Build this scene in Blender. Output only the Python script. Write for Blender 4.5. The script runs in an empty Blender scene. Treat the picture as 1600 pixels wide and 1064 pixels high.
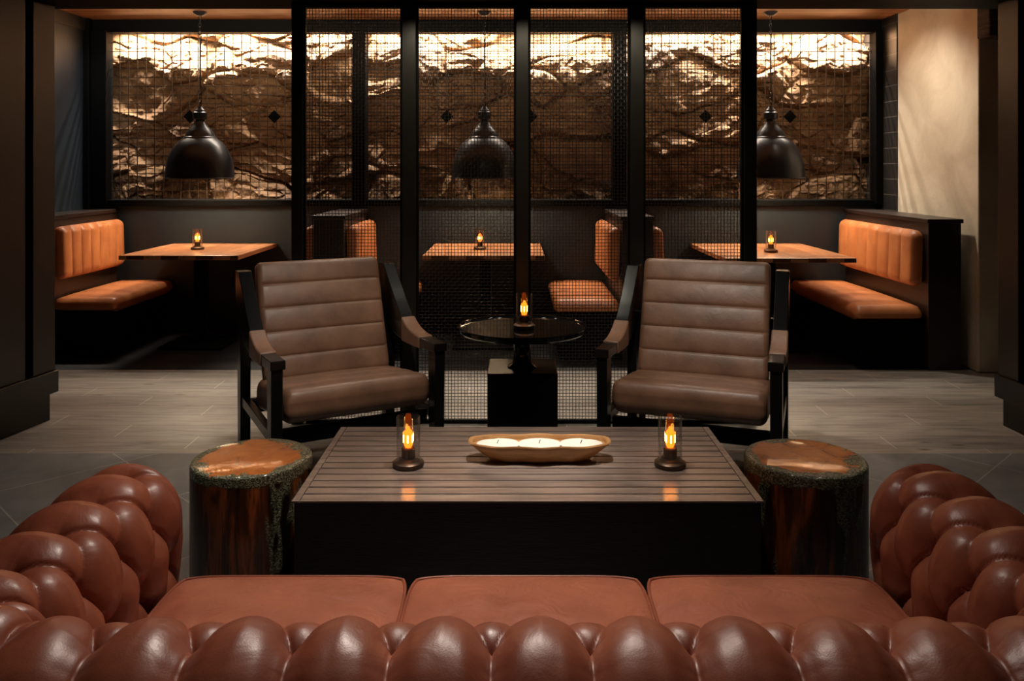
import bpy, math, random
import numpy as np
from mathutils import Vector, Matrix, noise
PI = math.pi
R = math.radians
random.seed(7)
sc = bpy.context.scene
col = sc.collection

# ------------------------------------------------------------------ camera, world, exposure
F, CX, CY, H = 1320.0, 803.0, 262.0, 1.42          # focal length in px, vanishing point, eye height
cam_d = bpy.data.cameras.new('camera')
cam = bpy.data.objects.new('camera', cam_d); col.objects.link(cam)
cam.location = (0, 0, H); cam.rotation_euler = (R(90), 0, 0)
cam_d.sensor_width = 36; cam_d.lens = 36*F/1600
cam_d.shift_x = (800-CX)/1600; cam_d.shift_y = (CY-532)/1600
cam_d.clip_start = 0.05; cam_d.clip_end = 60
sc.camera = cam
w = bpy.data.worlds.new('world'); sc.world = w; w.use_nodes = True
w.node_tree.nodes['Background'].inputs[0].default_value = (0.9, 0.8, 0.75, 1)
w.node_tree.nodes['Background'].inputs[1].default_value = 0.002
vs = sc.view_settings
vs.view_transform = 'Standard'; vs.look = 'None'; vs.gamma = 1; vs.use_curve_mapping = False
vs.exposure = 0.0

def spot(name, loc, target, power, size=60, blend=0.8, color=(1, .86, .7), rad=0.05):
    l = bpy.data.lights.new(name, 'SPOT'); l.energy = power; l.spot_size = R(size); l.spot_blend = blend
    l.color = color; l.shadow_soft_size = rad
    o = bpy.data.objects.new(name, l); col.objects.link(o); o.location = loc
    o.rotation_euler = (Vector(target)-Vector(loc)).to_track_quat('-Z', 'Y').to_euler()
    return o
def area(name, loc, target, power, sx, sy, color=(1, .86, .7), spread=180):
    l = bpy.data.lights.new(name, 'AREA'); l.shape = 'RECTANGLE'; l.size = sx; l.size_y = sy
    l.energy = power; l.color = color; l.spread = R(spread)
    o = bpy.data.objects.new(name, l); col.objects.link(o); o.location = loc
    o.rotation_euler = (Vector(target)-Vector(loc)).to_track_quat('-Z', 'Y').to_euler()
    return o
WARM = (1, .80, .60); NEUT = (1, .90, .78)
# LED cove above the stone wall, one length per bay
for x0, x1 in ((-3.55, -1.45), (-1.29, .87), (1.02, 3.14)):
    area('cove_led', ((x0+x1)/2, 7.595, 2.700), ((x0+x1)/2, 8.0, 1.0), 125, x1-x0, 0.03, (1, .87, .72), 128)
# added fill strip, unseen above the lounge soffit, brightening the cedar ceiling
area('ceiling_fill', (-.25, 5.6, 2.58), (-.25, 6.9, 2.71), 22, 6.4, 0.03, (1, .84, .62), 80)
# downlights of the passage behind the screen
for x, p in ((-2.05, 44), (-.75, 120), (.75, 120), (1.9, 38)):
    spot('passage_downlight', (x, 5.15, 2.66), (x, 4.85, 0), p, 80, 0.9, NEUT)
spot('wall_washer', (2.25, 6.35, 2.66), (3.2, 6.5, 1.3), 84, 95, 0.9, (1, .89, .74))
spot('niche_downlight', (-3.1, 6.6, 2.66), (-3.7, 7.15, 1.9), 26, 70, 0.9, (.92, .96, 1))
# downlights of the lounge, with added fill spots among them
spot('lounge_downlight', (-.45, 2.85, 2.30), (-.85, 4.0, .5), 95, 50, 0.9, NEUT)
spot('lounge_downlight', (.50, 2.85, 2.30), (.88, 4.0, .5), 95, 50, 0.9, NEUT)
for x in (-.55, .06, .67):
    spot('screen_downlight', (x, 4.28, 2.31), (x, 4.72, 1.5), 16, 100, 0.9, (1, .93, .74))
spot('table_downlight', (0.08, 2.7, 2.30), (.05, 2.88, .4), 100, 46, 0.9, NEUT)
spot('side_fill', (-1.30, 2.95, 2.30), (-1.5, 3.0, 0), 52, 75, 1.0, NEUT)  # this pair is added fill to lighten the slate floor and stumps
spot('side_fill', (1.45, 3.05, 2.30), (1.6, 3.1, 0), 34, 70, 1.0, NEUT)
spot('bowl_fill', (0.09, 2.75, 2.31), (.088, 2.90, .45), 110, 19, 0.9, (1, .90, .76))  # added narrow fill that brightens the bowl, its wax and the tabletop
spot('sofa_downlight', (-.20, 2.50, 2.30), (-.50, 1.7, .5), 92, 84, 0.9, (1, .87, .76))
spot('sofa_downlight', (.25, 2.35, 2.30), (.45, 1.6, .5), 42, 84, 0.9, (1, .87, .76))

# ------------------------------------------------------------------ placement helper (numbers from the photo)
def at(px, py, d):
    return ((px-CX)/F*d, d, H-(py-CY)/F*d)

# ------------------------------------------------------------------ mesh helper
class MB:
    def __init__(s): s.v = []; s.f = []
    def add(s, vs_, fs_):
        n = len(s.v); s.v += [tuple(p) for p in vs_]; s.f += [tuple(n+i for i in f) for f in fs_]; return s
    def box(s, x0, x1, y0, y1, z0, z1):
        return s.add([(x0,y0,z0),(x1,y0,z0),(x1,y1,z0),(x0,y1,z0),(x0,y0,z1),(x1,y0,z1),(x1,y1,z1),(x0,y1,z1)],
                     [(0,3,2,1),(4,5,6,7),(0,1,5,4),(1,2,6,5),(2,3,7,6),(3,0,4,7)])
    def prism(s, poly, fn, a, b):
        n = len(poly)
        vs_ = [fn(p[0], p[1], a) for p in poly]+[fn(p[0], p[1], b) for p in poly]
        return s.add(vs_, [tuple(range(n))[::-1], tuple(range(n, 2*n))]+[(i, (i+1) % n, n+(i+1) % n, n+i) for i in range(n)])
    def lathe(s, prof, seg=48, c=(0, 0, 0)):
        n = len(prof); vs_ = []; fs_ = []
        for k in range(seg):
            a = 2*PI*k/seg
            for r, z in prof: vs_.append((c[0]+r*math.cos(a), c[1]+r*math.sin(a), c[2]+z))
        for k in range(seg):
            k2 = (k+1) % seg
            for i in range(n-1):
                if prof[i][0] < 1e-6 and prof[i+1][0] < 1e-6: continue
                fs_.append((k*n+i, k2*n+i, k2*n+i+1, k*n+i+1))
        return s.add(vs_, fs_)
    def tube(s, pts, r, seg=8, closed=False):
        pts = [Vector(p) for p in pts]; n = len(pts); vs_ = []; fs_ = []
        up = Vector((0, 0, 1))
        for i, p in enumerate(pts):
            a = pts[(i-1) % n] if (closed or i > 0) else p
            b = pts[(i+1) % n] if (closed or i < n-1) else p
            t = (b-a).normalized()
            u = t.cross(up)
            if u.length < 1e-3: u = t.cross(Vector((0, 1, 0)))
            u.normalize(); v = u.cross(t).normalized()
            for k in range(seg):
                an = 2*PI*k/seg+PI/4
                vs_.append(p+u*math.cos(an)*r+v*math.sin(an)*r)
        for i in range(n if closed else n-1):
            j = (i+1) % n
            for k in range(seg):
                k2 = (k+1) % seg
                fs_.append((i*seg+k, i*seg+k2, j*seg+k2, j*seg+k))
        if not closed:
            fs_.append(tuple(range(seg))[::-1]); fs_.append(tuple((n-1)*seg+k for k in range(seg)))
        return s.add(vs_, fs_)
    def grid(s, P, wrap_u=False, wrap_v=False):
        nu, nv = P.shape[:2]; n0 = len(s.v)
        s.v += [tuple(p) for p in P.reshape(-1, 3).tolist()]
        for i in range(nu if wrap_u else nu-1):
            i2 = (i+1) % nu
            for j in range(nv if wrap_v else nv-1):
                j2 = (j+1) % nv
                s.f.append((n0+i*nv+j, n0+i2*nv+j, n0+i2*nv+j2, n0+i*nv+j2))
        return s
    def mesh(s, name, mats, smooth=None, fix=True):
        me = bpy.data.meshes.new(name); me.from_pydata(s.v, [], s.f)
        if fix:
            import bmesh
            bm = bmesh.new(); bm.from_mesh(me)
            bmesh.ops.remove_doubles(bm, verts=bm.verts, dist=1e-5)
            bmesh.ops.recalc_face_normals(bm, faces=bm.faces)
            bm.to_mesh(me); bm.free()
        for m in (mats if isinstance(mats, (list, tuple)) else [mats]): me.materials.append(m)
        if smooth is not None:
            me.polygons.foreach_set('use_smooth', [True]*len(me.polygons))
            if smooth < 179: me.set_sharp_from_angle(angle=R(smooth))
        return me
    def build(s, name, mats, parent=None, bevel=0, smooth=None, loc=(0, 0, 0), rz=0, seg=2, fix=True):
        o = bpy.data.objects.new(name, s.mesh(name, mats, smooth, fix)); col.objects.link(o)
        o.location = loc; o.rotation_euler = (0, 0, rz)
        if parent: o.parent = parent
        if bevel:
            m = o.modifiers.new('bevel', 'BEVEL'); m.width = bevel; m.segments = seg; m.limit_method = 'ANGLE'; m.angle_limit = R(40)
            m.harden_normals = False
        return o

def tag(o, label=None, cat=None, group=None, kind=None):
    if label: o['label'] = label
    if cat: o['category'] = cat
    if group: o['group'] = group
    if kind: o['kind'] = kind
    return o
def thing(name, label, cat, loc=(0, 0, 0), rz=0, group=None):
    o = bpy.data.objects.new(name, None); col.objects.link(o); o.location = loc; o.rotation_euler = (0, 0, rz)
    o.empty_display_size = .1
    return tag(o, label, cat, group)
def struct(o): return tag(o, kind='structure')
def dup(root, loc, rz, label):
    r = root.copy(); col.objects.link(r); r.location = loc; r.rotation_euler = (0, 0, rz); r['label'] = label
    for ch in list(root.children):
        c = ch.copy(); col.objects.link(c); c.parent = r
        for g in ch.children:
            d = g.copy(); col.objects.link(d); d.parent = c
    return r

# ------------------------------------------------------------------ materials
def srgb(r, g, b):
    f = lambda c: (c/255)/12.92 if c/255 <= .04045 else ((c/255+.055)/1.055)**2.4
    return (f(r), f(g), f(b), 1)
class NT:
    def __init__(s, name):
        s.m = bpy.data.materials.new(name); s.m.use_nodes = True; s.t = s.m.node_tree; s.n = s.t.nodes
        s.b = s.n['Principled BSDF']
    def node(s, ty, ins=None, **kw):
        n = s.n.new(ty)
        for k, v in kw.items(): setattr(n, k, v)
        for k, v in (ins or {}).items():
            if isinstance(v, bpy.types.NodeSocket): s.t.links.new(v, n.inputs[k])
            else: n.inputs[k].default_value = v
        return n
    def coord(s, scale=(1, 1, 1), rot=(0, 0, 0), loc=(0, 0, 0)):
        c = s.node('ShaderNodeTexCoord')
        return s.node('ShaderNodeMapping', {'Vector': c.outputs['Object'], 'Scale': scale, 'Rotation': rot, 'Location': loc}).outputs[0]
    def noise(s, vec, scale, detail=4, rough=.5, dist=0):
        return s.node('ShaderNodeTexNoise', {'Vector': vec, 'Scale': scale, 'Detail': detail, 'Roughness': rough, 'Distortion': dist}).outputs['Fac']
    def ramp(s, fac, stops):
        r = s.node('ShaderNodeValToRGB', {'Fac': fac}); e = r.color_ramp.elements
        e[0].position, e[0].color = stops[0]; e[1].position, e[1].color = stops[-1]
        for p, c in stops[1:-1]:
            x = e.new(p); x.color = c
        return r.outputs[0]
    def mix(s, fac, a, b, mode='MIX'):
        n = s.node('ShaderNodeMix', data_type='RGBA', blend_type=mode)
        for sock, v in ((n.inputs[0], fac), (n.inputs[6], a), (n.inputs[7], b)):
            if isinstance(v, bpy.types.NodeSocket): s.t.links.new(v, sock)
            else: sock.default_value = v
        return n.outputs[2]
    def math(s, op, a, b=0.0, c=None):
        n = s.node('ShaderNodeMath', operation=op)
        for i, v in enumerate((a, b) if c is None else (a, b, c)):
            if isinstance(v, bpy.types.NodeSocket): s.t.links.new(v, n.inputs[i])
            else: n.inputs[i].default_value = v
        return n.outputs[0]
    def bump(s, h, strength=.3, dist=.01, normal=None):
        ins = {'Height': h, 'Strength': strength, 'Distance': dist}
        if normal: ins['Normal'] = normal
        return s.node('ShaderNodeBump', ins).outputs[0]
    def set(s, **kw):
        for k, v in kw.items():
            k = k.replace('_', ' ')
            if isinstance(v, bpy.types.NodeSocket): s.t.links.new(v, s.b.inputs[k])
            else: s.b.inputs[k].default_value = v
        return s.m

def m_leather(name, c1, c2, rough=.38, grain=260, gb=.25, crease=0.0, coat=0.0):
    t = NT(name); v = t.coord()
    c = t.mix(t.ramp(t.noise(v, 7, 5, .6), [(.35, (0, 0, 0, 1)), (.68, (1, 1, 1, 1))]), c1, c2)
    vo = t.node('ShaderNodeTexVoronoi', {'Vector': v, 'Scale': grain}, feature='F1').outputs['Distance']
    h = t.math('ADD', t.math('MULTIPLY', vo, .5), t.math('MULTIPLY', t.noise(v, 30, 4), .6))
    nb = t.bump(h, gb, .0015)
    if crease:
        n2 = t.noise(t.coord((1, 1, 1)), 9, 3, .55, 1.2)
        nb = t.bump(n2, crease, .02, nb)
    rr = t.math('MULTIPLY_ADD', t.noise(v, 25, 4), .22, rough-.11)
    return t.set(Base_Color=c, Roughness=rr, Normal=nb, Coat_Weight=coat, Coat_Roughness=.22)
def m_plain(name, c, rough=.5, metal=0, nz=0, scale=20, bump=0, spec=.5):
    t = NT(name); v = t.coord()
    n = t.noise(v, scale, 4)
    cc = t.mix(n, tuple(x*(1-nz) for x in c[:3])+(1,), tuple(min(1, x*(1+nz)) for x in c[:3])+(1,))
    kw = dict(Base_Color=cc, Roughness=rough, Metallic=metal, Specular_IOR_Level=spec)
    if bump: kw['Normal'] = t.bump(n, bump, .005)
    return t.set(**kw)
def m_wood(name, c1, c2, c3, axis='X', rough=.35, scale=1.0, bump=.12, boards=None):
    t = NT(name)
    sc_ = {'X': (1.2, 14, 14), 'Y': (14, 1.2, 14), 'Z': (14, 14, 1.2)}[axis]
    v = t.coord(tuple(a*scale for a in sc_))
    n = t.noise(v, 1.6, 6, .62, .6); n2 = t.noise(v, 7, 5, .7)
    c = t.ramp(n, [(.3, c1), (.5, c2), (.72, c3)])
    c = t.mix(t.math('MULTIPLY', n2, .5), c, (c1[0]*.45, c1[1]*.4, c1[2]*.4, 1))
    h = n2
    if boards:
        bt = t.node('ShaderNodeTexBrick', {'Vector': t.coord(rot=boards.get('rot', (0, 0, 0))), 'Scale': 1, 'Mortar Size': boards.get('gap', .003),
                    'Brick Width': boards['w'], 'Row Height': boards['h'], 'Color1': (.75, .75, .75, 1), 'Color2': (1.15, 1.15, 1.15, 1), 'Mortar': (.25, .2, .18, 1)})
        c = t.mix(1, c, bt.outputs[0], 'MULTIPLY')
    return t.set(Base_Color=c, Roughness=rough, Normal=t.bump(h, bump, .003))

M = {}
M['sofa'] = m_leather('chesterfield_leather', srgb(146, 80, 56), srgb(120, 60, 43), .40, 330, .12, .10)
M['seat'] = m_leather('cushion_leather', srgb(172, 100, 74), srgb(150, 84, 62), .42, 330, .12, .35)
M['piping'] = m_leather('piping_leather', srgb(150, 80, 54), srgb(120, 60, 42), .42)
M['taupe'] = m_leather('taupe_leather', srgb(130, 94, 72), srgb(104, 75, 58), .42, 300, .35, .08)
M['tan'] = m_leather('tan_leather', srgb(194, 122, 72), srgb(170, 100, 58), .42, 260, .15, .06)
M['blackwood'] = m_plain('black_lacquered_wood', (.005, .0045, .0045, 1), .24, 0, .3, 60, 0, .3)
M['gloss'] = m_plain('gloss_black_lacquer', (.006, .006, .006, 1), .07)
M['iron'] = m_plain('bronzed_black_steel', (.035, .030, .024, 1), .36, .6, .2, 14)
M['wire'] = m_plain('dark_woven_wire', (.022, .018, .015, 1), .42, .5)
M['rust'] = m_plain('weathered_grid_steel', (.05, .028, .016, 1), .5, .6, .4, 40)
M['darkwall'] = m_plain('charcoal_wall_paint', (.011, .018, .025, 1), .50, 0, .15, 3)
M['bronzewall'] = m_plain('dark_bronze_panel', (.024, .020, .016, 1), .42, 0, .1, 3)
M['black'] = m_plain('matt_black_paint', (.003, .003, .003, 1), .6, 0, 0, 20, 0, .06)
M['lampblack'] = m_plain('satin_black_enamel', (.013, .014, .016, 1), .32, 0)
M['enamel'] = m_plain('white_enamel', (.75, .70, .62, 1), .4)
M['bronze'] = m_plain('aged_bronze', (.10, .07, .05, 1), .38, .85, .3, 50)
M['wax'] = m_plain('white_wax', (.88, .84, .76, 1), .35)
M['wick'] = m_plain('charred_wick', (.02, .015, .01, 1), .8)
M['booth_wood'] = m_wood('booth_wood', srgb(34, 22, 17), srgb(46, 30, 23), srgb(56, 38, 29), 'Y', .4)
M['tabletop'] = m_wood('booth_tabletop_wood', srgb(156, 100, 64), srgb(194, 132, 88), srgb(212, 154, 110), 'Y', .33, 1, .05,
                       dict(w=4, h=.13, gap=.001, rot=(0, 0, R(90))))
M['bowl'] = m_wood('carved_bowl_wood', srgb(160, 112, 66), srgb(196, 144, 90), srgb(216, 168, 112), 'X', .5, 1.5, .3)
M['ceilwood'] = m_wood('cedar_ceiling_boards', srgb(140, 88, 50), srgb(200, 138, 86), srgb(232, 178, 124), 'X', .5, .7, .2, dict(w=3.1, h=.12, gap=.004))
M['ebony'] = m_wood('ebonised_oak', (.003, .0025, .0025, 1), (.006, .0045, .004, 1), (.014, .010, .009, 1), 'X', .42, 2.5, .8)
M['slats'] = m_wood('brushed_slat_wood', srgb(110, 97, 90), srgb(136, 121, 113), srgb(160, 144, 134), 'X', .22, 1.6, .08)
M['slats'].node_tree.nodes['Principled BSDF'].inputs['Specular IOR Level'].default_value = .8

def m_plaster():
    t = NT('cream_troweled_plaster'); v = t.coord()
    n = t.noise(v, 2.2, 6, .6, .8); n2 = t.noise(v, 11, 5, .6, 1.0)
    c = t.ramp(n, [(.3, srgb(186, 170, 146)), (.55, srgb(206, 192, 168)), (.75, srgb(216, 202, 180))])
    return t.set(Base_Color=c, Roughness=.6, Normal=t.bump(n2, .25, .012))
M['plaster'] = m_plaster()
def m_shiplap():
    t = NT('black_shiplap_boards')
    v = t.coord((1, 1, 1))
    sep = t.node('ShaderNodeSeparateXYZ', {0: v})
    fr = t.math('FRACT', t.math('DIVIDE', sep.outputs[2], .132))
    g = t.math('LESS_THAN', fr, .05)
    c = t.mix(g, (.022, .020, .019, 1), (.10, .09, .08, 1))
    return t.set(Base_Color=c, Roughness=.35, Normal=t.bump(fr, .6, .01))
M['shiplap'] = m_shiplap()
def m_stone():
    t = NT('rough_split_stone'); v = t.coord()
    n = t.noise(v, 3.2, 6, .62, .6); n2 = t.noise(v, 24, 8, .7, .4)
    c = t.ramp(n, [(.28, srgb(92, 64, 40)), (.45, srgb(132, 96, 60)), (.58, srgb(158, 122, 82)), (.75, srgb(112, 76, 44))])
    c = t.mix(t.math('MULTIPLY', n2, .5), c, srgb(80, 52, 34))
    vo = t.node('ShaderNodeTexVoronoi', {'Vector': v, 'Scale': 34, 'Randomness': 1}, feature='F1').outputs['Distance']
    return t.set(Base_Color=c, Roughness=.62, Normal=t.bump(t.math('ADD', n2, t.math('MULTIPLY', vo, .35)), .8, .02))
M['stone'] = m_stone()
def m_plank():
    t = NT('greige_plank_tile')
    v = t.coord((1, 1, 1), loc=(.3, .02, 0))
    bt = t.node('ShaderNodeTexBrick', {'Vector': v, 'Scale': 1, 'Mortar Size': .003, 'Mortar Smooth': .1, 'Bias': 0,
                'Brick Width': 60, 'Row Height': .195, 'Color1': (.80, .80, .80, 1), 'Color2': (1.12, 1.1, 1.08, 1), 'Mortar': (.50, .48, .46, 1)}, offset=.37)
    sp = t.node('ShaderNodeSeparateXYZ', {0: v})
    row = t.math('FLOOR', t.math('DIVIDE', sp.outputs[1], .195))
    jt = t.math('LESS_THAN', t.math('FRACT', t.math('ADD', t.math('DIVIDE', sp.outputs[0], 1.2), t.math('MULTIPLY', row, .37))), .0042)
    vv = t.coord((1.5, 12, 1))
    n = t.noise(vv, 1.6, 6, .65, .8)
    c = t.ramp(n, [(.28, srgb(98, 92, 85)), (.5, srgb(138, 131, 122)), (.7, srgb(156, 149, 140))])
    kn = t.node('ShaderNodeTexVoronoi', {'Vector': t.coord((1.6, 4.2, 1)), 'Scale': 1.5}, feature='F1').outputs['Distance']
    c = t.mix(t.ramp(kn, [(.03, (1, 1, 1, 1)), (.12, (0, 0, 0, 1))]), c, srgb(78, 64, 52))
    c = t.mix(1, c, bt.outputs[0], 'MULTIPLY')
    c = t.mix(jt, c, srgb(186, 176, 160))
    return t.set(Base_Color=c, Roughness=.42, Normal=t.bump(t.math('ADD', n, t.math('MULTIPLY', bt.outputs['Fac'], -1.0)), .25, .003))
M['plank'] = m_plank()
def m_slate():
    t = NT('grey_slate_tile')
    v = t.coord((1, 1, 1), rot=(0, 0, R(45)), loc=(.02, .18, 0))
    bt = t.node('ShaderNodeTexBrick', {'Vector': v, 'Scale': 1, 'Mortar Size': .003, 'Brick Width': .6, 'Row Height': .58,
                'Color1': (.9, .9, .9, 1), 'Color2': (1.08, 1.08, 1.08, 1), 'Mortar': (2.3, 2.2, 2.0, 1)}, offset=0)
    n = t.noise(t.coord(), 3, 7, .65, .6)
    c = t.ramp(n, [(.3, srgb(80, 81, 80)), (.7, srgb(112, 112, 110))])
    c = t.mix(1, c, bt.outputs[0], 'MULTIPLY')
    return t.set(Base_Color=c, Roughness=.5, Normal=t.bump(t.noise(t.coord(), 9, 6, .6, 1.2), .3, .006))
M['slate'] = m_slate()
def m_stump(top):
    t = NT('resin_stump_top' if top else 'resin_stump_side')
    oi = t.node('ShaderNodeObjectInfo').outputs['Random']
    tc = t.node('ShaderNodeTexCoord').outputs['Object']
    off = t.node('ShaderNodeCombineXYZ', {0: t.math('MULTIPLY', oi, 7.0), 1: t.math('MULTIPLY', oi, 3.0), 2: 0.0}).outputs[0]
    v = t.node('ShaderNodeVectorMath', {0: tc, 1: off}, operation='ADD').outputs[0]
    gl = t.node('ShaderNodeTexVoronoi', {'Vector': v, 'Scale': 240}, feature='F1')
    gem = t.ramp(gl.outputs['Color'], [(.25, srgb(50, 54, 40)), (.6, srgb(122, 122, 94)), (.93, srgb(176, 176, 146)), (.98, srgb(240, 238, 220))])
    sep = t.node('ShaderNodeSeparateXYZ', {0: tc})
    if top:
        r = t.math('POWER', t.math('ADD', t.math('POWER', sep.outputs[0], 2.0), t.math('POWER', sep.outputs[1], 2.0)), .5)
        nz = t.noise(v, 9, 5, .6)
        m = t.math('ADD', t.math('MULTIPLY', r, 5.2), t.math('MULTIPLY', nz, 1.1))
        mask = t.ramp(m, [(.0, (0, 0, 0, 1)), (.96, (0, 0, 0, 1)), (1.0, (1, 1, 1, 1))])
        nn = t.math('MULTIPLY', t.math('SUBTRACT', t.math('ADD', t.math('MULTIPLY', r, 6.5), t.math('MULTIPLY', nz, 1.5)), 1.72), 8.0)
        mask = t.ramp(nn, [(.35, (0, 0, 0, 1)), (.65, (1, 1, 1, 1))])
        wd = t.ramp(t.noise(v, 12, 6, .65, 1.0), [(.33, srgb(84, 36, 8)), (.42, srgb(192, 98, 26)), (.7, srgb(222, 132, 46))])
    else:
        vv = t.node('ShaderNodeVectorMath', {0: v, 1: (14, 14, 1.6)}, operation='MULTIPLY').outputs[0]
        n = t.noise(vv, 1.2, 5, .6, .5)
        wd = t.ramp(n, [(.38, srgb(26, 14, 8)), (.5, srgb(92, 46, 20)), (.58, srgb(168, 86, 34)), (.7, srgb(70, 35, 16))])
        nz = t.noise(v, 11, 4, .6)
        rim = t.math('SUBTRACT', t.math('MULTIPLY', sep.outputs[2], 22.0), 9.0)     # top of the side
        v3 = t.node('ShaderNodeVectorMath', {0: v, 1: (5, 5, 1.3)}, operation='MULTIPLY').outputs[0]
        vein = t.math('ABSOLUTE', t.math('SUBTRACT', t.noise(v3, 1.1, 3, .5), .5))
        m1 = t.math('ADD', rim, t.math('MULTIPLY', nz, 1.2))
        a = t.ramp(m1, [(.62, (0, 0, 0, 1)), (.75, (1, 1, 1, 1))])
        b = t.ramp(t.math('ADD', vein, t.math('MULTIPLY', nz, .02)), [(.022, (1, 1, 1, 1)), (.034, (0, 0, 0, 1))])
        mask = t.math('MAXIMUM', a, t.math('MULTIPLY', b, .8))
    c = t.mix(mask, wd, gem)
    bp = t.bump(t.math('MULTIPLY', gl.outputs['Distance'], mask), .5, .004)
    return t.set(Base_Color=c, Roughness=.35, Normal=bp, Coat_Weight=.40, Coat_Roughness=.05)
M['stump_top'] = m_stump(True); M['stump_side'] = m_stump(False)
def m_rough_beam():
    t = NT('rough_hewn_beam'); v = t.coord((3, 3, 14))
    n = t.noise(v, 2.5, 6, .7, 1.0)
    return t.set(Base_Color=t.ramp(n, [(.35, srgb(26, 20, 16)), (.7, srgb(84, 68, 54))]), Roughness=.7, Normal=t.bump(n, 1.0, .03))
M['beam'] = m_rough_beam()
def m_glass():
    t = NT('clear_thin_glass')
    out = t.n['Material Output']
    lw = t.node('ShaderNodeLayerWeight', {'Blend': .5}).outputs['Facing']
    fr = t.node('ShaderNodeMath', {0: t.math('POWER', lw, 2.6), 1: .8, 2: .05}, operation='MULTIPLY_ADD')
    tr = t.node('ShaderNodeBsdfTransparent', {'Color': (.96, .96, .95, 1)})
    gl = t.node('ShaderNodeBsdfGlossy', {'Roughness': .03})
    mx = t.node('ShaderNodeMixShader', {0: fr.outputs[0], 1: tr.outputs[0], 2: gl.outputs[0]})
    t.t.links.new(mx.outputs[0], out.inputs[0]); return t.m
M['glass'] = m_glass()
def m_emit(name, c, s):
    t = NT(name); return t.set(Base_Color=(0, 0, 0, 1), Emission_Color=c, Emission_Strength=s)
M['amber'] = m_emit('amber_bulb_glass', (1, .12, .005, 1), 4.6)
M['filament'] = m_emit('glowing_filament', (1, .42, .07, 1), 32)
M['bulb'] = m_emit('pendant_bulb', (1, .72, .42, 1), 12)

# ------------------------------------------------------------------ the room
BW = 7.40            # back wall
LX, RX = -3.715, 3.21
ST_Z0, ST_Z1 = 1.14, 2.60
CZ = 2.71
struct(MB().box(-4.6, 4.6, -1.2, 4.20, -.05, 0).build('floor', M['slate']))
struct(MB().box(-4.6, 4.6, 4.20, 5.93, -.05, 0).build('floor', M['plank']))
struct(MB().box(-4.6, 4.6, 5.93, 8.1, -.05, 0.0).build('floor', M['ebony']))
struct(MB().box(-4.6, 4.6, -1.2, 4.86, 2.333, 2.85).build('ceiling', M['black']))
struct(MB().box(-4.6, 4.6, 4.86, BW+.1, CZ, CZ+.06).build('ceiling', M['ceilwood']))
# left alcove wall with its recessed panel
wl = MB().box(LX-.12, LX, 4.9, 8.1, 0, CZ)
struct(wl.build('wall_left', M['darkwall']))
struct(MB().box(LX, LX+.02, 5.6, 7.33, 2.60, CZ).build('trim_1', M['bronzewall'], bevel=.004))
struct(MB().box(LX, LX+.05, 7.28, BW, 1.06, CZ).build('trim_2', M['black'], bevel=.004))
# right wall, plaster then black boards
struct(MB().box(RX, RX+1.4, 5.84, 7.07, 0, CZ).build('wall_right', M['plaster'], bevel=.01))
struct(MB().box(RX-.008, RX+.3, 7.07, 8.1, 0, CZ).build('wall_right_boards', M['shiplap']))
# lower back wall, beam and columns around the stone
struct(MB().box(LX, RX, BW, BW+.12, 0, 1.10).build('wall_back', M['darkwall']))
struct(MB().box(LX, RX, BW-.045, BW+.55, 1.085, ST_Z0).build('trim_3', M['black'], bevel=.006))
struct(MB().box(LX, RX, BW-.05, BW+.06, ST_Z1, CZ).build('trim_4', M['black'], bevel=.006))
PX = [at(172, 0, BW)[0], at(563, 0, BW)[0], at(967, 0, BW)[0], at(1363, 0, BW)[0]]
for i, x in enumerate(PX):
    x0, x1 = (LX, x) if i == 0 else ((x, RX) if i == 3 else (x-.058, x+.058))
    struct(MB().box(x0, x1, BW-.075, BW+.06, 1.10, ST_Z1+.01).build('trim_%d' % (5+i), M['black'], bevel=.005))
struct(MB().box(LX, RX, 7.95, 8.1, 0, CZ+.3).build('wall_back_rear', M['black']))
struct(MB().box(LX, RX, BW+.06, 8.1, CZ, CZ+.06).build('ceiling', M['black']))
o = MB().box(RX-.012, 4.6, 5.68, 5.84, 2.305, CZ).build('rough_beam', M['beam'], bevel=.012)
tag(o, 'rough hewn dark timber beam above the dim opening right of the plaster wall', 'beam')

# near walls of the lounge opening: end post, groove, panel, two-step base
def near_wall(side, corner, far, name, n):
    # corner: (x, y) far edge; far: (x, y) point towards the camera along the face
    c = Vector(corner); t = (Vector(far)-c).normalized()
    nrm = Vector((-1 if side < 0 else 1, 0)); nrm = (nrm - t*nrm.dot(t)).normalized()
    def blk(a, b, o0, o1, z0, z1):
        pts = [c+t*a+nrm*o0, c+t*b+nrm*o0, c+t*b+nrm*o1, c+t*a+nrm*o1]
        return [(p.x, p.y) for p in pts], z0, z1
    def put(mb, a, b, o0, o1, z0, z1):
        p, z0, z1 = blk(a, b, o0, o1, z0, z1)
        mb.prism(p, lambda x, y, z: (x, y, z), z0, z1)
    m1 = MB(); put(m1, 0, .17, 0, .35, .279, 2.333); struct(m1.build('trim_%d' % n, M['bronzewall'], bevel=.004))
    m2 = MB(); put(m2, .17, .225, .03, .3, .279, 2.333); struct(m2.build('trim_%d' % (n+1), M['black']))
    m3 = MB(); put(m3, .225, 5.0, 0, .3, .279, 2.333); struct(m3.build(name, M['bronzewall'], bevel=.004))
    m4 = MB(); put(m4, -.012, 5.0, -.014, .3, .155, .279); struct(m4.build('baseboard_'+name[5:], M['blackwood'], bevel=.004))
    m5 = MB(); put(m5, .02, 5.0, .016, .3, 0, .155); struct(m5.build('trim_%d' % (n+2), M['blackwood'], bevel=.003))
near_wall(-1, (-2.59, 4.77), (-2.66, 4.38), 'wall_left_front', 10)
near_wall(1, (2.675, 4.67), (2.695, 4.38), 'wall_right_front', 14)

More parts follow.
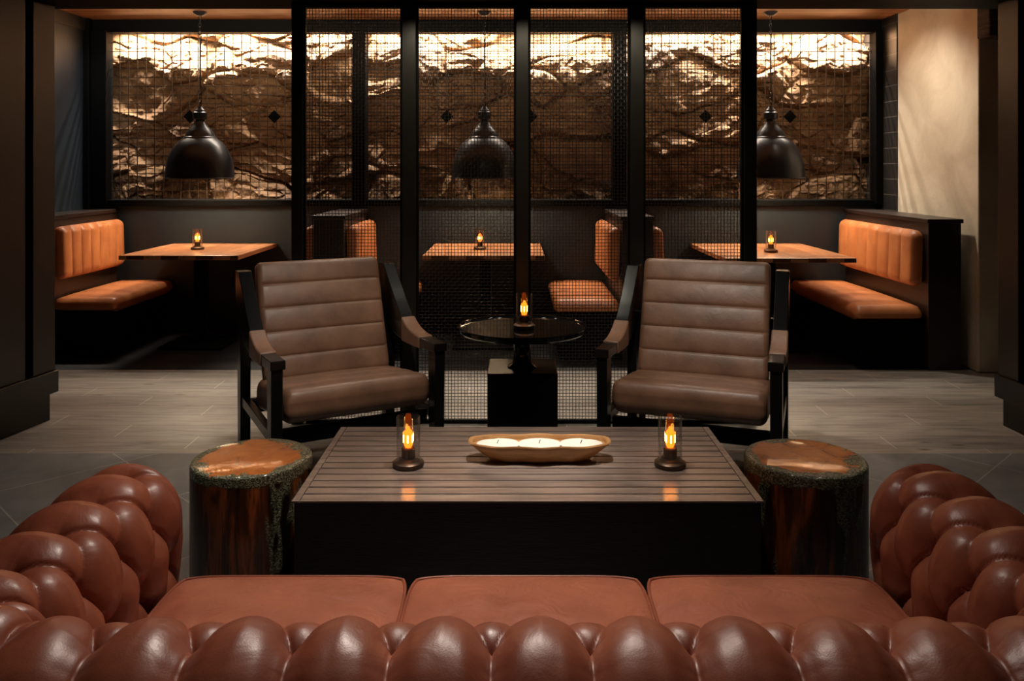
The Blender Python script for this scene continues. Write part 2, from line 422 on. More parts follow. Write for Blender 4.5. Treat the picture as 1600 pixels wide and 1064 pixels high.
# stone wall
def stone():
    nx, nz = 900, 200
    xs = np.linspace(LX, RX, nx); zs = np.linspace(1.10, CZ+.15, nz)
    P = np.zeros((nx, nz, 3))
    rnd = {}
    for i, x in enumerate(xs):
        for j, z in enumerate(zs):
            wv = noise.noise_vector(Vector((x*1.7, z*1.7, 3.0)))*.22 + noise.noise_vector(Vector((x*5, z*5, 9.0)))*.06
            q = Vector((x*1.9+wv.x*1.6, z*3.1+wv.y*1.8, .5))
            d, p = noise.voronoi(q)
            key = (round(p[0].x, 3), round(p[0].y, 3))
            if key not in rnd:
                rr = random.Random(int(key[0]*1000)*7919+int(key[1]*1000)); rnd[key] = (rr.uniform(-.045, .060), rr.uniform(-.07, .07), rr.uniform(-.10, .03), rr.uniform(.4, 1))
            o_, tx, tz, dm = rnd[key]
            e = min(1, (d[1]-d[0])*4.5)
            h = o_*min(1, e*2.5) + tx*(q.x-p[0].x) + tz*(q.y-p[0].y) + .025*dm*(e**.6)
            h += .014*noise.fractal(Vector((x*8, z*8, 1.0)), .9, 2.1, 5)
            d3, p3 = noise.voronoi(Vector((x*13+wv.x*14, z*19+wv.y*14, 7.0)))
            h += .019*(noise.noise(p3[0]*3.1)+.6*(p3[0].y-z*19-wv.y*14)*.5)*(1.0 if dm > .5 else .35)
            q2 = Vector((x*5+wv.x*5, z*8+wv.y*5, 4.0)); d2, p2 = noise.voronoi(q2)
            h += .034*(min(1, 2*(d2[1]-d2[0]))*.6+noise.noise(p2[0]*2.3))*(1 if dm > .6 else .45)
            P[i, j] = (x, 7.735-h-.070*math.exp(-((z-2.28)/.22)**2)-.02*(2.6-z), z)
    o = MB().grid(P).build('wall_back_stone', M['stone'], smooth=50, fix=False)
    return struct(o)
stone()
# welded wire grids in front of the stone, one per bay
GP = .0765
for bi, (lab, anch) in enumerate((('rusty square wire grid over the stone wall above the left booth', (296, 428)),
                                  ('rusty square wire grid over the stone wall above the middle booth', (698, 830)),
                                  ('rusty square wire grid over the stone wall above the right booth', (1103, 1235)))):
    x0 = PX[bi]+(.058 if bi else 0); x1 = PX[bi+1]-(.058 if bi < 2 else 0)
    g = thing('wire_grid', lab, 'wire grid', ((x0+x1)/2, BW+.03, ST_Z0), 0, 'wire grids over the stone')
    mb = MB(); hw = (x1-x0)/2; k = int(hw/GP)
    for i in range(-k, k+1): mb.box(i*GP-.0032, i*GP+.0032, -.004, .003, -.03, ST_Z1-ST_Z0+.05)
    j = 1
    while j*GP < ST_Z1-ST_Z0+.02:
        mb.box(-hw, hw, -.010, -.004, j*GP-.0032, j*GP+.0032); j += 1
    mb.build('mesh', M['rust'], g)
    for a in anch:
        p = at(a, 182, BW)
        q = MB(); s_ = .058
        q.prism([(0, -s_), (s_, 0), (0, s_), (-s_, 0)], lambda x, z, y: (x, y, z), -.022, -.012)
        q.tube([(0, -.03, 0), (0, -.02, 0)], .012, 6)
        q.build('anchor_plate', M['black'], g, loc=(p[0]-g.location.x, 0, p[2]-ST_Z0))

# ------------------------------------------------------------------ the mesh screen
SY = 4.70
def screen():
    root = thing('mesh_screen', 'tall dark metal room divider with four panels of woven wire mesh behind the armchairs', 'screen', (0, SY, 0))
    posts = [(455, 473), (628, 650), (806, 826), (985, 1006), (1163, 1183)]
    edges = []
    for a, b in posts:
        x0 = at(a, 0, SY-.03)[0]; x1 = at(b, 0, SY-.03)[0]; edges.append((x0, x1))
        mb = MB().box(x0, x1, -.03, .03, 0, 2.333)
        mb.build('post', M['iron'], root, bevel=.003)
    for i in range(4):
        x0 = edges[i][1]; x1 = edges[i+1][0]
        fr = MB(); t = .012
        fr.box(x0, x0+t, -.015, .015, .012, 2.333); fr.box(x1-t, x1, -.015, .015, .012, 2.333)
        fr.box(x0+t, x1-t, -.015, .015, 2.31, 2.333); fr.box(x0+t, x1-t, -.015, .015, .0, .02)
        f_ = fr.build('panel_frame', M['black'], root)
        a0, a1, z0, z1 = x0+t, x1-t, .02, 2.31
        p = .0182; nx = int(round((a1-a0)/p)); nz = int(round((z1-z0)/p)); px = (a1-a0)/nx; pz = (z1-z0)/nz
        m = MB(); r = .0021
        for k in range(1, nx):
            m.tube([(a0+k*px, (r if (k+j) % 2 else -r), z0+j*pz) for j in range(nz+1)], r, 4)
        for j in range(1, nz):
            m.tube([(a0+k*px, (-r if (k+j) % 2 else r), z0+j*pz) for k in range(nx+1)], r, 4)
        m.build('mesh_panel', M['wire'], root, fix=False)
screen()

# ------------------------------------------------------------------ cushions
def channel(W, L, T, n, g, fn, round_l=.03, round_w=.03, nl=14, crown=0.0, pw=.5, back_flat=True):
    """closed cushion: l along the channels' stacking, t thickness, w sweep."""
    prof = []
    N = n*nl
    for i in range(N+1):
        l = -L/2+L*i/N
        s = abs(math.sin(PI*i/nl)) if n > 1 else 1
        t = T/2-g*(1-s**pw)
        e = min(l+L/2, L/2-l)
        if e < round_l: t = min(t, T/2) - (round_l-math.sqrt(max(0, round_l**2-(round_l-e)**2)))
        prof.append((l, t))
    m = 6
    for i in range(1, m):
        prof.append((L/2-.004*0, (prof[N][1])*(1-2*i/m)))
    for i in range(m*2+1):
        l = L/2-L*i/(m*2); e = min(l+L/2, L/2-l)
        t = -T/2+(max(0, .6*(round_l-e)) if e < round_l else 0)
        prof.append((l, t))
    for i in range(1, m):
        prof.append((-L/2, -T/2+.6*round_l+(prof[0][1]+T/2-.6*round_l)*i/m))
    prof = np.array(prof); K = 7; st = []
    for i in range(K+1):
        a = PI/2*i/K; st.append((-W/2+round_w*(1-math.cos(a)) if False else -W/2+round_w*(1-math.cos(a)), round_w*(1-math.sin(a))))
    mid = 24
    stations = st+[(-W/2+round_w+(W-2*round_w)*i/mid, 0) for i in range(1, mid)]+[(-a, b) for a, b in st[::-1]]
    P = []
    for w_, ins in stations:
        kl = 1-2*ins/L; kt = 1-2*min(ins, T*.42)/T
        row = []
        cr = crown*(1-(2*w_/W)**2)
        for l, t in prof:
            tt = t*kt+(cr*(1-(2*l/L)**2) if t > 0 else 0)
            row.append(fn(l*kl, tt, w_))
        P.append(row)
    mb = MB(); mb.grid(np.array(P, float), wrap_v=True)
    n_ = len(prof); base = (len(stations)-1)*n_
    mb.f.append(tuple(range(n_))[::-1]); mb.f.append(tuple(base+i for i in range(n_)))
    return mb

# ------------------------------------------------------------------ booth benches
def bench(name, label, x, y0, y1, sides, wall=None):
    """x: centre of back core, sides: +1 seat towards +x, -1 towards -x."""
    root = thing(name, label, 'booth bench', (x, y0, 0), 0, 'orange leather booth benches')
    Ld = y1-y0; cw = .115
    MB().box(-cw, cw, 0, Ld, 0, 1.03).build('back_panel', M['booth_wood'], root, bevel=.004)
    MB().box(-cw-.012, cw+.012, -.012, Ld, 1.03, 1.06).build('cap', M['booth_wood'], root, bevel=.005)
    for s in sides:
        MB().box(*(sorted((s*cw, s*(cw+.46)))), .05, Ld, 0, .33).build('base', M['black'], root, bevel=.004)
        fn = lambda l, t, w_, s=s: (s*(cw+.235+.02+w_), Ld/2+.015+l, .385+t)
        channel(.49, Ld-.03, .11, 1, 0, fn, .05, .05, 40, .018).build('seat', M['tan'], root, smooth=60)
        # backrest, vertical channels
        fn = lambda l, t, w_, s=s: (s*(cw+.045+t+.03*(.77-w_-.77)), Ld/2+.01+l, .775+w_)
        channel(.40, Ld-.10, .10, 7, .022, fn, .03, .055, 12, .0, .45).build('backrest', M['tan'], root, smooth=70)
    return root
Y1 = BW-.002
bench('booth_bench', 'tan leather booth bench against the dark wall at far left', -3.586, 6.28, Y1, (1,))
bench('booth_bench', 'double-sided booth bench seen through the mesh behind the left armchair', -1.40, 6.38, Y1, (1, -1))
bench('booth_bench', 'double-sided booth bench seen through the mesh behind the right armchair', .91, 6.20, Y1, (1, -1))
bench('booth_bench', 'tan leather booth bench with dark end panel beside the cream plaster wall', 3.02, 5.92, Y1, (-1,))

# ------------------------------------------------------------------ booth tables
def booth_table(cx, wd, y0, label):
    root = thing('booth_table', label, 'table', (cx, y0, 0), 0, 'booth tables')
    D = BW-.01-y0
    MB().box(-wd/2, wd/2, 0, D, .725, .76).build('tabletop', M['tabletop'], root, bevel=.004)
    MB().box(-.045, .045, D*.45-.045, D*.45+.045, .02, .725).build('pedestal', M['black'], root, bevel=.003)
    MB().box(-.25, .25, D*.45-.25, D*.45+.25, 0, .02).build('foot_plate', M['black'], root, bevel=.003)
booth_table((at(185, 0, 6.35)[0]+at(372, 0, 6.35)[0])/2, .90, 6.35, 'wooden booth table in the left booth, fully in the open')
booth_table((at(660, 0, 6.35)[0]+at(851, 0, 6.35)[0])/2, .92, 6.33, 'wooden booth table seen through the mesh in the middle booth')
booth_table(2.02, .96, 6.16, 'wooden booth table in the right booth, half behind the last screen post')

# ------------------------------------------------------------------ pendants
def pendant(x, y, zr, label, first=None):
    if first: return dup(first, (x, y, zr), 0, label)
    root = thing('pendant_lamp', label, 'pendant lamp', (x, y, zr), 0, 'pendant lamps over the booth tables')
    out = [(.282, 0), (.284, .006), (.273, .010), (.271, .055), (.266, .11), (.255, .16), (.237, .205), (.207, .262), (.174, .303), (.140, .328), (.134, .333),
           (.131, .342), (.122, .348), (.112, .375), (.092, .405), (.066, .432), (.050, .455), (.044, .47)]
    prof = out+[(.040, .468), (.060, .428), (.105, .365), (.125, .332), (.168, .297), (.200, .258), (.231, .201), (.249, .158), (.260, .108), (.265, .055), (.267, .01), (.270, .004), (.282, 0)]
    sh = MB().lathe(prof, 72).build('shade', M['lampblack'], root, smooth=35)
    inner = MB().lathe([(.264, .012), (.262, .055), (.257, .107), (.246, .156), (.228, .199), (.197, .255), (.165, .293), (.120, .329), (.06, .42)], 72).build('shade_lining', M['enamel'], sh, smooth=60, fix=False)
    MB().lathe([(0, .462), (.036, .462), (.036, .49), (.055, .494), (.057, .545), (.046, .552), (.040, .556), (.040, .566), (.022, .585), (.016, .60), (0, .60)], 32).build('socket_cap', M['lampblack'], root, smooth=30)
    MB().lathe([(0, .20), (.022, .204), (.036, .225), (.040, .25), (.030, .29), (.018, .32), (.018, .42), (0, .42)], 24).build('bulb', M['bulb'], root, smooth=60)
    top = CZ-zr
    rod = MB().tube([(0, 0, .74), (0, 0, top-.22)], .006, 10)
    def links(z0, z1):
        ch = MB()
        n = max(2, int((z1-z0)/.030)); s_ = (z1-z0)/n
        for i in range(n):
            zc = z0+(i+.5)*s_; pts = []
            for k in range(12):
                a = 2*PI*k/12; u = .010*math.cos(a); v = s_*.66*math.sin(a)
                pts.append((u, 0, zc+v) if i % 2 else (0, u, zc+v))
            ch.tube(pts, .0028, 6, True)
        ch.build('chain', M['lampblack'], root, smooth=60)
    links(.60, .74); links(top-.22, top-.03)
    rod.build('rod', M['lampblack'], root, smooth=60)
    MB().tube([(.008, .004, .6), (.012, .004, .68), (.007, .002, .76), (.007, .002, top-.24), (.014, .004, top-.12), (.006, 0, top-.02)], .003, 6).build('cord', M['black'], root, smooth=60)
    MB().lathe([(0, top-.035), (.03, top-.03), (.055, top-.01), (.058, top), (0, top)], 32).build('canopy', M['lampblack'], root, smooth=40)
    l = bpy.data.lights.new('pendant_light', 'POINT'); l.energy = 26; l.color = (1, .78, .54); l.shadow_soft_size = .035
    lo = bpy.data.objects.new('pendant_light', l); col.objects.link(lo); lo.parent = root; lo.location = (0, 0, .15)
    return root
LZ = 1.33
p0 = pendant(at(312.5, 0, 7)[0], 7.0, LZ, 'black dome pendant lamp hanging over the left booth table')
pendant(at(757, 0, 7)[0], 7.0, LZ, 'black dome pendant lamp seen through the mesh over the middle booth', p0)
pendant(at(1204, 0, 7)[0], 7.0, LZ, 'black dome pendant lamp over the right booth, cut by the last screen post', p0)

# ------------------------------------------------------------------ little lamps with amber bulbs
def candle(x, y, z, label, first=None):
    if first: return dup(first, (x, y, z), 0, label)
    root = thing('bulb_lamp', label, 'table lamp', (x, y, z), 0, 'small glass cylinder lamps')
    MB().lathe([(0, 0), (.050, 0), (.0525, .006), (.052, .016), (.046, .021), (.034, .023), (.030, .028), (.030, .030), (0, .030)], 40).build('base', M['bronze'], root, smooth=35)
    MB().lathe([(0, .030), (.021, .030), (.023, .034), (.023, .060), (.020, .064), (0, .064)], 28).build('socket', M['bronze'], root, smooth=35)
    MB().lathe([(.038, .0215), (.0395, .0215), (.0395, .165), (.038, .167), (.0368, .165), (.0368, .0215)], 48).build('glass_shade', M['glass'], root, smooth=50)
    b = MB().lathe([(.010, .064), (.014, .072), (.0165, .085), (.0165, .105), (.013, .118), (.007, .123), (.0055, .127), (.0055, .130), (.003, .133), (0, .1335)], 24).build('bulb', M['amber'], root, smooth=60)
    f_ = MB().lathe([(0, .070), (.0165, .078), (.0176, .085), (.0176, .105), (.0150, .116), (0, .124)], 12)
    f_ = MB()
    for k in range(6):
        a = 2*PI*k/6+PI/6
        f_.tube([(.0165*math.cos(a)*.98, .0165*math.sin(a)*.98, .082), (.0170*math.cos(a), .0170*math.sin(a), .107)], .0021, 6)
    f_.build('filament', M['filament'], b)
    return root
TZ = .42
c0 = candle(*at(638, 0, 2.83)[:2], TZ, 'small glass lamp with amber bulb at the left end of the coffee table')
candle(*at(1047, 0, 2.83)[:2], TZ, 'small glass lamp with amber bulb at the right end of the coffee table', c0)
candle(*at(819, 0, 4.08)[:2], .6455, 'small glass lamp with amber bulb on the round black side table', c0)
candle(*at(308.5, 0, 6.82)[:2], .76, 'small glass lamp with amber bulb on the left booth table', c0)
candle(*at(750, 0, 6.82)[:2], .76, 'small glass lamp with amber bulb on the middle booth table behind mesh', c0)
candle(*at(1204.5, 0, 6.60)[:2], .76, 'small glass lamp with amber bulb on the right booth table', c0)

# ------------------------------------------------------------------ coffee table
X0, X1, D0, D1 = -.667, .750, 2.534, 3.26
ct = thing('coffee_table', 'low black block coffee table with brown grooved slat top', 'coffee table', ((X0+X1)/2, (D0+D1)/2, 0))
hw, hd = (X1-X0)/2, (D1-D0)/2
MB().box(-hw+.006, hw-.006, -hd+.006, hd-.006, 0, .414).build('body', M['ebony'], ct, bevel=.003)
mb = MB(); mb.box(-hw, hw, -hd, hd, .4142, .4160)
bd = .022
mb.box(-hw, -hw+bd, -hd, hd, .4158, TZ); mb.box(hw-bd, hw, -hd, hd, .4158, TZ)
n = 13; p = (2*hd)/n
for i in range(n):
    mb.box(-hw+bd+.002, hw-bd-.002, -hd+i*p+(.0035 if i else 0), -hd+(i+1)*p-(.0035 if i < n-1 else 0), .4158, TZ)
mb.build('top', M['slats'], ct, bevel=.0012, fix=False)

# candle bowl
bx, by = at(843, 0, 2.90)[:2]
bw = thing('candle_bowl', 'long carved wooden bowl filled with three pools of white wax', 'bowl', (bx, by, TZ))
def bowl_outline(a, k):      # scalloped long oval
    c, s = math.cos(a), math.sin(a)
    x = .245*math.copysign(abs(c)**.80, c); y = .074*math.copysign(abs(s)**.62, s)
    y *= 1+.09*math.cos(2*PI*x/.155)*(1-abs(x/.245)**3)
    return x*k[0], y*k[1]
prof = [((.0, .0), 0), ((.55, .45), 0), ((.66, .58), .002), ((.72, .70), .010), ((.84, .86), .032), ((.95, .96), .050), ((1, 1), .060), ((.985, .97), .064), ((.955, .90), .063), ((.94, .86), .057), ((.93, .84), .048), ((.5, .5), .046), ((0, 0), .046)]
P = []
for i in range(96):
    a = 2*PI*i/96
    P.append([(*bowl_outline(a, k), z+.004*(abs(k[0]*math.cos(a))**4 if z > .04 else 0)) for k, z in prof])
MB().grid(np.array(P), wrap_u=True).build('shell', M['bowl'], bw, smooth=50)
for cx_ in (-.143, 0, .143):
    P = []
    for i in range(40):
        a = 2*PI*i/40; c, s = math.cos(a), math.sin(a)
        ox, oy = .0735*math.copysign(abs(c)**.85, c), .056*math.copysign(abs(s)**.9, s)
        if abs(cx_+ox) > .15: oy *= .86
        P.append([(cx_, 0, .0535), (cx_+ox*.8, oy*.8, .0535), (cx_+ox*.97, oy*.97, .0545), (cx_+ox, oy, .053), (cx_+ox, oy, .047)])
    wx = MB().grid(np.array(P), wrap_u=True).build('wax', M['wax'], bw, smooth=50)
    MB().tube([(cx_-.002, 0, .0535), (cx_, 0, .060), (cx_+.003, 0, .066)], .0013, 6).build('wick', M['wick'], wx)

# ------------------------------------------------------------------ stump stools
def stump(x, y, rz, label, first=None):
    if first: return dup(first, (x, y, 0), rz, label)
    root = thing('stump_stool', label, 'stool', (x, y, 0), rz, 'resin cast stump stools')
    r, h = .197, .45
    def rough(mb, amp):
        vs_ = []
        for p in mb.v:
            a = math.atan2(p[1], p[0]); k = 1+amp*(math.sin(a*2+.6)+.5*math.sin(a*5+2))
            vs_.append((p[0]*k, p[1]*k, p[2]))
        mb.v = vs_; return mb
    rough(MB().lathe([(0, 0), (r*.985, 0), (r, .012), (r, h-.012), (r-.0008, h-.009), (r-.002, h-.0065), (r-.002, h-.0064), (0, h-.0064)], 96), .006).build('body', M['stump_side'], root, smooth=40)
    rough(MB().lathe([(0, h), (r-.016, h), (r-.009, h-.0008), (r-.0045, h-.003), (r-.002, h-.0062), (0, h-.0062)], 96), .006).build('top', M['stump_top'], root, smooth=60)
    return root
s0 = stump(*at(394, 0, 2.84)[:2], 0.4, 'glossy stump stool with orange wood and clear resin left of the coffee table')
stump(*at(1257.5, 0, 2.84)[:2], 2.3, 'glossy stump stool with orange wood and clear resin right of the coffee table', s0)

# ------------------------------------------------------------------ side table
sx, sy = at(816, 0, 4.10)[:2]
st = thing('side_table', 'round black lacquered tray table on a square block between the armchairs', 'side table', (sx, sy, 0))
MB().lathe([(0, .612), (.10, .612), (.27, .618), (.300, .624), (.311, .634), (.314, .650), (.311, .655), (.306, .653), (.302, .646), (.296, .6445), (.28, .644), (0, .644)], 96).build('tray', M['gloss'], st, smooth=35)
MB().lathe([(0, .456), (.072, .456), (.072, .462), (.055, .472), (.044, .490), (.040, .52), (.042, .57), (.060, .598), (.09, .6125), (0, .6125)], 40).build('stem', M['gloss'], st, smooth=40)
mb = MB().box(-.165, .165, -.15, .165, .08, .456)
mb.box(-.155, .155, -.14, .155, 0, .08)
mb.build('block', M['blackwood'], st, bevel=.004)

# ------------------------------------------------------------------ armchairs
def bez(pts, n=8):
    out = []
    P_ = [Vector(p) for p in pts]
    for i in range(len(P_)-1):
        a = P_[max(i-1, 0)]; b = P_[i]; c = P_[i+1]; d = P_[min(i+2, len(P_)-1)]
        for k in range(n):
            t = k/n
            out.append(.5*((2*b)+(-a+c)*t+(2*a-5*b+4*c-d)*t*t+(-a+3*b-3*c+d)*t**3))
    out.append(P_[-1]); return out
def armchair(x, y, rz, label, first=None):
    if first: return dup(first, (x, y, 0), rz, label)
    root = thing('lounge_armchair', label, 'armchair', (x, y, 0), rz, 'brown leather lounge armchairs')
    W = .82
    yz = lambda a, b, x_: (x_, a, b)
    top = bez([(-.395, .596), (-.25, .594), (-.12, .602), (-.01, .640), (.09, .715), (.19, .81), (.285, .905)])
    bot = bez([(.30, .66), (.22, .60), (.12, .56), (0, .545), (-.14, .545), (-.27, .550), (-.395, .556)])
    for s in (-1, 1):
        xa, xb = sorted((s*(W/2), s*(W/2-.065)))
        xc, xd = sorted((s*(W/2-.006), s*(W/2-.056)))
        MB().prism([tuple(p) for p in top]+[(.365, .905), (.352, .66)]+[tuple(p) for p in bot], yz, xa, xb).build('arm', M['blackwood'], root, bevel=.004)
        MB().prism([(-.375, 0), (-.310, 0), (-.300, .556), (-.385, .556)], yz, xc, xd).build('front_leg', M['blackwood'], root, bevel=.004)
        MB().prism([(.27, 0), (.335, 0), (.352, .664), (.262, .664)], yz, xc, xd).build('rear_leg', M['blackwood'], root, bevel=.004)
        MB().prism([(-.315, .225), (.275, .245), (.275, .295), (-.308, .275)], yz, *sorted((s*(W/2-.012), s*(W/2-.045)))).build('stretcher', M['blackwood'], root, bevel=.003)
        # leather sleeve wrapped round the arm
        i0, i1 = 10, 27
        tt = [Vector(p) for p in top[i0:i1]]; up = []; lo = []
        for p in tt:
            up.append((p.x, p.y+.006))
            zb = min(bot, key=lambda q: abs(q.x-p.x)).y
            lo.append((p.x, zb-.006))
        MB().prism(up+lo[::-1], yz, xa-.005, xb+.005).build('arm_sleeve', M['taupe'], root, bevel=.006, smooth=50)
    w_ = W-.18
    # seat: slopes down to the back, channels across
    ang = R(7)
    def fseat(l, t, ww):
        yy = -l; return (ww, -.055-l*math.cos(ang)*1.0 if False else -.075+(-l)*math.cos(ang), .345-(-l)*math.sin(ang)+t)
    channel(w_+.045, .60, .15, 4, .007, fseat, .045, .040, 14, .012, .35).build('seat', M['taupe'], root, smooth=70)
    angb = R(19)
    def fback(l, t, ww):
        cy, cz = .285-.045, .655
        return (ww, cy+l*math.sin(angb)-t*math.cos(angb), cz+l*math.cos(angb)+t*math.sin(angb))
    channel(w_, .60, .095, 5, .010, fback, .030, .030, 16, .008, .32).build('backrest', M['taupe'], root, smooth=70)
    MB().box(-w_/2-.03, w_/2+.03, -.30, -.27, .20, .27).build('front_rail', M['blackwood'], root, bevel=.003)
    MB().box(-w_/2-.03, w_/2+.03, .275, .305, .20, .27).build('rear_rail', M['blackwood'], root, bevel=.003)
    mb = MB()
    mb.prism([(.14, .42), (.17, .41), (.345, .89), (.315, .90)], yz, -w_/2+.04, -w_/2+.08)
    mb.prism([(.14, .42), (.17, .41), (.345, .89), (.315, .90)], yz, w_/2-.08, w_/2-.04)
    mb.v = [(a, b+.055, c-.02) for a, b, c in mb.v]
    mb.box(-w_/2-.03, w_/2+.03, .315, .345, .60, .66)
    mb.build('back_frame', M['blackwood'], root, bevel=.003)
    return root
a0 = armchair(-.865, 4.125, R(29), 'brown leather armchair with black wooden arms, left of the round side table')
armchair(.886, 4.07, R(-20), 'brown leather armchair with black wooden arms, right of the round side table', a0)

# ------------------------------------------------------------------ chesterfield sofa
SX = .03; RO = .97; RC = .19; YB = 1.30; YF = 2.06; SU = .154
ROLLC = (.14, .568); RR = .111
def profile():
    pts = [(.05, .26), (.045, .33), (.04, .40), (.033, .46), (.028, .52)]
    for a in range(172, -64, -4):
        pts.append((ROLLC[0]+RR*math.cos(R(a)), ROLLC[1]+RR*math.sin(R(a))))
    pts += [(.170, .455), (.165, .42), (.165, .25), (.165, .09)]
    # resample evenly
    P = [Vector(p) for p in pts]; L = [0]
    for i in range(1, len(P)): L.append(L[-1]+(P[i]-P[i-1]).length)
    n = int(L[-1]/.0042); out = []
    for k in range(n+1):
        s = L[-1]*k/n; i = max(j for j in range(len(L)) if L[j] <= s+1e-9); i = min(i, len(P)-2)
        t = (s-L[i])/(L[i+1]-L[i]); out.append((P[i].lerp(P[i+1], t), s))
    nr = []
    for k, (p, s) in enumerate(out):
        a = out[max(k-2, 0)][0]; b = out[min(k+2, n)][0]; t = (b-a).normalized(); nr.append(Vector((-t.y, t.x)))
    # arc length at 17 degrees outward of the top
    best = min(range(n+1), key=lambda k: (out[k][0]-Vector((ROLLC[0]+RR*math.cos(R(97)), ROLLC[1]+RR*math.sin(R(97))))).length)
    return [o[0] for o in out], nr, [o[1]-out[best][1] for o in out]
PR, PN, PS = profile()
SV = .125
def puff(u, s):
    U = u/SU; V = -s/SV
    if V >= 0:
        a = U+V/2; b = U-V/2
        gr = math.hypot(1/SU, .5/SV)
        ea = (a-round(a))/gr; eb = (b-round(b))/gr
        j = round(V); best = 9
        for jj in (j-1, j, j+1):
            if jj < 0: continue
            uu = round(U-(.5 if jj % 2 else 0))+(.5 if jj % 2 else 0)
            best = min(best, ((U-uu)*SU)**2+((V-jj)*SV)**2)
        r = math.sqrt(best)
        q = abs(math.sin(PI*a)*math.sin(PI*b))
        near = math.exp(-(r/.055)**2)
        h = .029*(1-1.0*math.exp(-(r/.038)**1.3)) + .006*q
        for e_, up in ((ea, -ea), (eb, eb)):
            x = abs(e_)
            h -= (.004+.009*near)*math.exp(-x/.0035) + .006*math.exp(-(x/.018)**2)
            h += .0035*math.exp(-x/.020)*max(-1, min(1, up/.0035))*min(1, r/.03)
    else:
        e_ = (U-round(U))*SU; r = math.hypot(e_, V*SV); x = abs(e_)
        k = min(1, -V/.5)
        h = .029*(1-1.0*math.exp(-(r/.038)**1.3)) + .006*(1-k) + .003*k
        h -= .012*math.exp(-x/.0035) + (.012+.012*k)*math.exp(-(x/.030)**2)
        fade = max(0, min(1, (s-.17)/.06)); h = h*(1-fade)+.004*fade
    return h
ARM = YF-(YB+RC)
ARC = RC*PI/2
BACK = 2*(RO-RC)
TOT = 2*ARM+2*ARC+BACK
def path(s):
    """axis point and outward normal, s from left arm front round to right arm front."""
    if s < ARM: return (SX-RO, YF-s), (-1, 0)
    s -= ARM
    if s < ARC:
        a = s/RC; c = (SX-RO+RC, YB+RC)
        n = (-math.cos(a), -math.sin(a)); return (c[0]+RC*n[0], c[1]+RC*n[1]), n
    s -= ARC
    if s < BACK: return (SX-RO+RC+s, YB), (0, -1)
    s -= BACK
    if s < ARC:
        a = s/RC; c = (SX+RO-RC, YB+RC)
        n = (math.sin(a), -math.cos(a)); return (c[0]+RC*n[0], c[1]+RC*n[1]), n
    s -= ARC
    return (SX+RO, YB+RC+s), (1, 0)
S_REF = ARM+ARC+(-.035-(SX-RO+RC))      # a button lies here
def surf(s, k, extra=0):
    (ax, ay), (nx, ny) = path(s)
    e = min(s, TOT-s); f_ = min(1, e/.045); 
    h = puff(s-S_REF, PS[k])
    h = h*f_**.6+.020*(1-f_**.6)
    # creases fanning out
    if PS[k] < .17: h += .0012*noise.noise(Vector((s*38, PS[k]*7, 2)))*min(1, h/.02)
    p = PR[k]+PN[k]*(h+extra); n = p.x-ROLLC[0]
    return (ax+nx*n, ay+ny*n, p.y)
sofa = thing('chesterfield_sofa', 'reddish brown button-tufted leather sofa seen from behind in the foreground', 'sofa', (SX, (YB+YF)/2, 0))
so = sofa.location
def section(s0, s1, name, cap=None):
    n = int((s1-s0)/.0040)
    P = np.array([[surf(s0+(s1-s0)*i/n, k) for k in range(len(PR))] for i in range(n+1)])
    P -= np.array([so.x, so.y, 0])
    mb = MB()
    if cap:
        end = P[0] if cap < 0 else P[-1]; ctr = np.array([end[:, 0].mean(), 0, .45])
        rings = []
        for kx, off in ((.985, .008), (.955, .016), (.90, .022), (.80, .026), (.5, .028), (.02, .028)):
            q = end.copy(); q[:, 0] = ctr[0]+(q[:, 0]-ctr[0])*kx; q[:, 2] = ctr[2]+(q[:, 2]-ctr[2])*kx; q[:, 1] += off
            rings.append(q)
        P = np.array((rings[::-1]+list(P)) if cap < 0 else (list(P)+rings))
    mb.grid(P)
    return mb.build(name, M['sofa'], sofa, smooth=180, fix=False)
c1 = ARM+ARC/2; c2 = ARM+ARC+BACK+ARC/2
pl = section(0, c1, 'armrest', -1); pb = section(c1, c2, 'backrest'); prr = section(c2, TOT, 'armrest', 1)
# buttons
bmesh_ = MB().lathe([(0, .006), (.005, .0055), (.0085, .003), (.0095, 0), (.009, -.004)], 16).mesh('button', M['sofa'], 60)
def kat(s): return min(range(len(PS)), key=lambda k: abs(PS[k]-s))
for row in range(0, 4):
    k = kat(-row*SV)
    i = math.ceil((0.03-S_REF)/SU)
    u0 = .5 if row % 2 else 0
    j = -12
    while True:
        s = S_REF+(j+u0)*SU; j += 1
        if s < .05: continue
        if s > TOT-.05: break
        p = Vector(surf(s, k, .0045)); (ax, ay), (nx, ny) = path(s)
        nn = Vector((nx*PN[k].x, ny*PN[k].x, PN[k].y))
        par = pl if s < c1 else (pb if s < c2 else prr)
        b = bpy.data.objects.new('button', bmesh_); col.objects.link(b); b.parent = par
        b.location = p-Vector((so.x, so.y, 0)); b.rotation_euler = nn.to_track_quat('Z', 'Y').to_euler()
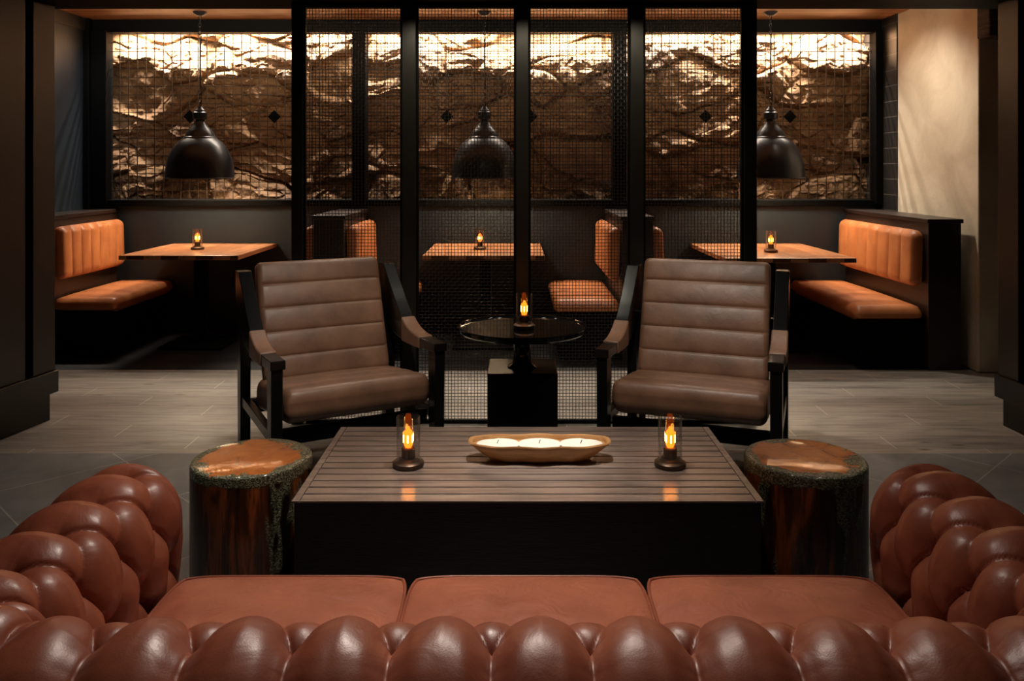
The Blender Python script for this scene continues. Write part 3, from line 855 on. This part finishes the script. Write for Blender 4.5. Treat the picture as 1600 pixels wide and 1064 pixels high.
# seat cushions
CW = .551
def cushion(cx, lab=None):
    y0, y1 = YB+.12, YF-.045
    fn = lambda l, t, ww: (cx-so.x+ww, (y0+y1)/2-so.y+l, .355+t)
    Wd, Ld = CW-.006, y1-y0
    # rounded crowned box
    n = 40; P = []
    def top(u, v):
        x = math.copysign(abs(u)**1.0, u)*Wd/2; y = v*Ld/2
        edge = (1-abs(u)**6)*(1-abs(v)**6)
        cr = .030*(1-u*u)*(1-v*v)+.012*edge**.5
        wr = .006*noise.noise(Vector((cx*7+u*2.2+v*1.2, v*3.5-u, 4)))*edge
        rx = 1-.05*max(0, abs(v))**8; ry = 1-.05*abs(u)**8
        return x*rx, y*ry, cr+wr+.012
    us = np.sin(np.linspace(-PI/2, PI/2, n+1))*.999
    G = np.array([[(cx-so.x+top(u, v)[0], (y0+y1)/2-so.y+top(u, v)[1], .430+top(u, v)[2]) for v in us] for u in us])
    mb = MB(); mb.grid(G)
    # sides
    ring = [(i, 0) for i in range(n)]+[(n, j) for j in range(n)]+[(i, n) for i in range(n, 0, -1)]+[(0, j) for j in range(n, 0, -1)]
    cxy = np.array([cx-so.x, (y0+y1)/2-so.y])
    S = []
    for i, j in ring:
        p = G[i, j]; row = [tuple(p)]
        for kz, bl in ((.405, .010), (.370, .014), (.335, .010), (.310, 0)):
            d = p[:2]-cxy; d = d/np.linalg.norm(d)
            row.append((p[0]+d[0]*bl*.6, p[1]+d[1]*bl, kz))
        S.append(row)
    mb.grid(np.array(S), wrap_u=True)
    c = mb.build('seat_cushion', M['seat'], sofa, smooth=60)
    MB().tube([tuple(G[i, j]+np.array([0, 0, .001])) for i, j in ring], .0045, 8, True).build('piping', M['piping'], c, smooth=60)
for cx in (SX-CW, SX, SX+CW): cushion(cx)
MB().box(-.80, .80, YB+.10-so.y, YF-.03-so.y, .09, .308).build('base', M['sofa'], sofa, bevel=.02)
for fx, fy in ((-.93, YF-.08), (.93, YF-.08), (-.93, YB+.02), (.93, YB+.02)):
    MB().lathe([(0, 0), (.022, 0), (.036, .03), (.038, .06), (.03, .09), (0, .092)], 20).build('foot', M['blackwood'], sofa, smooth=40, loc=(fx, fy-so.y, 0))
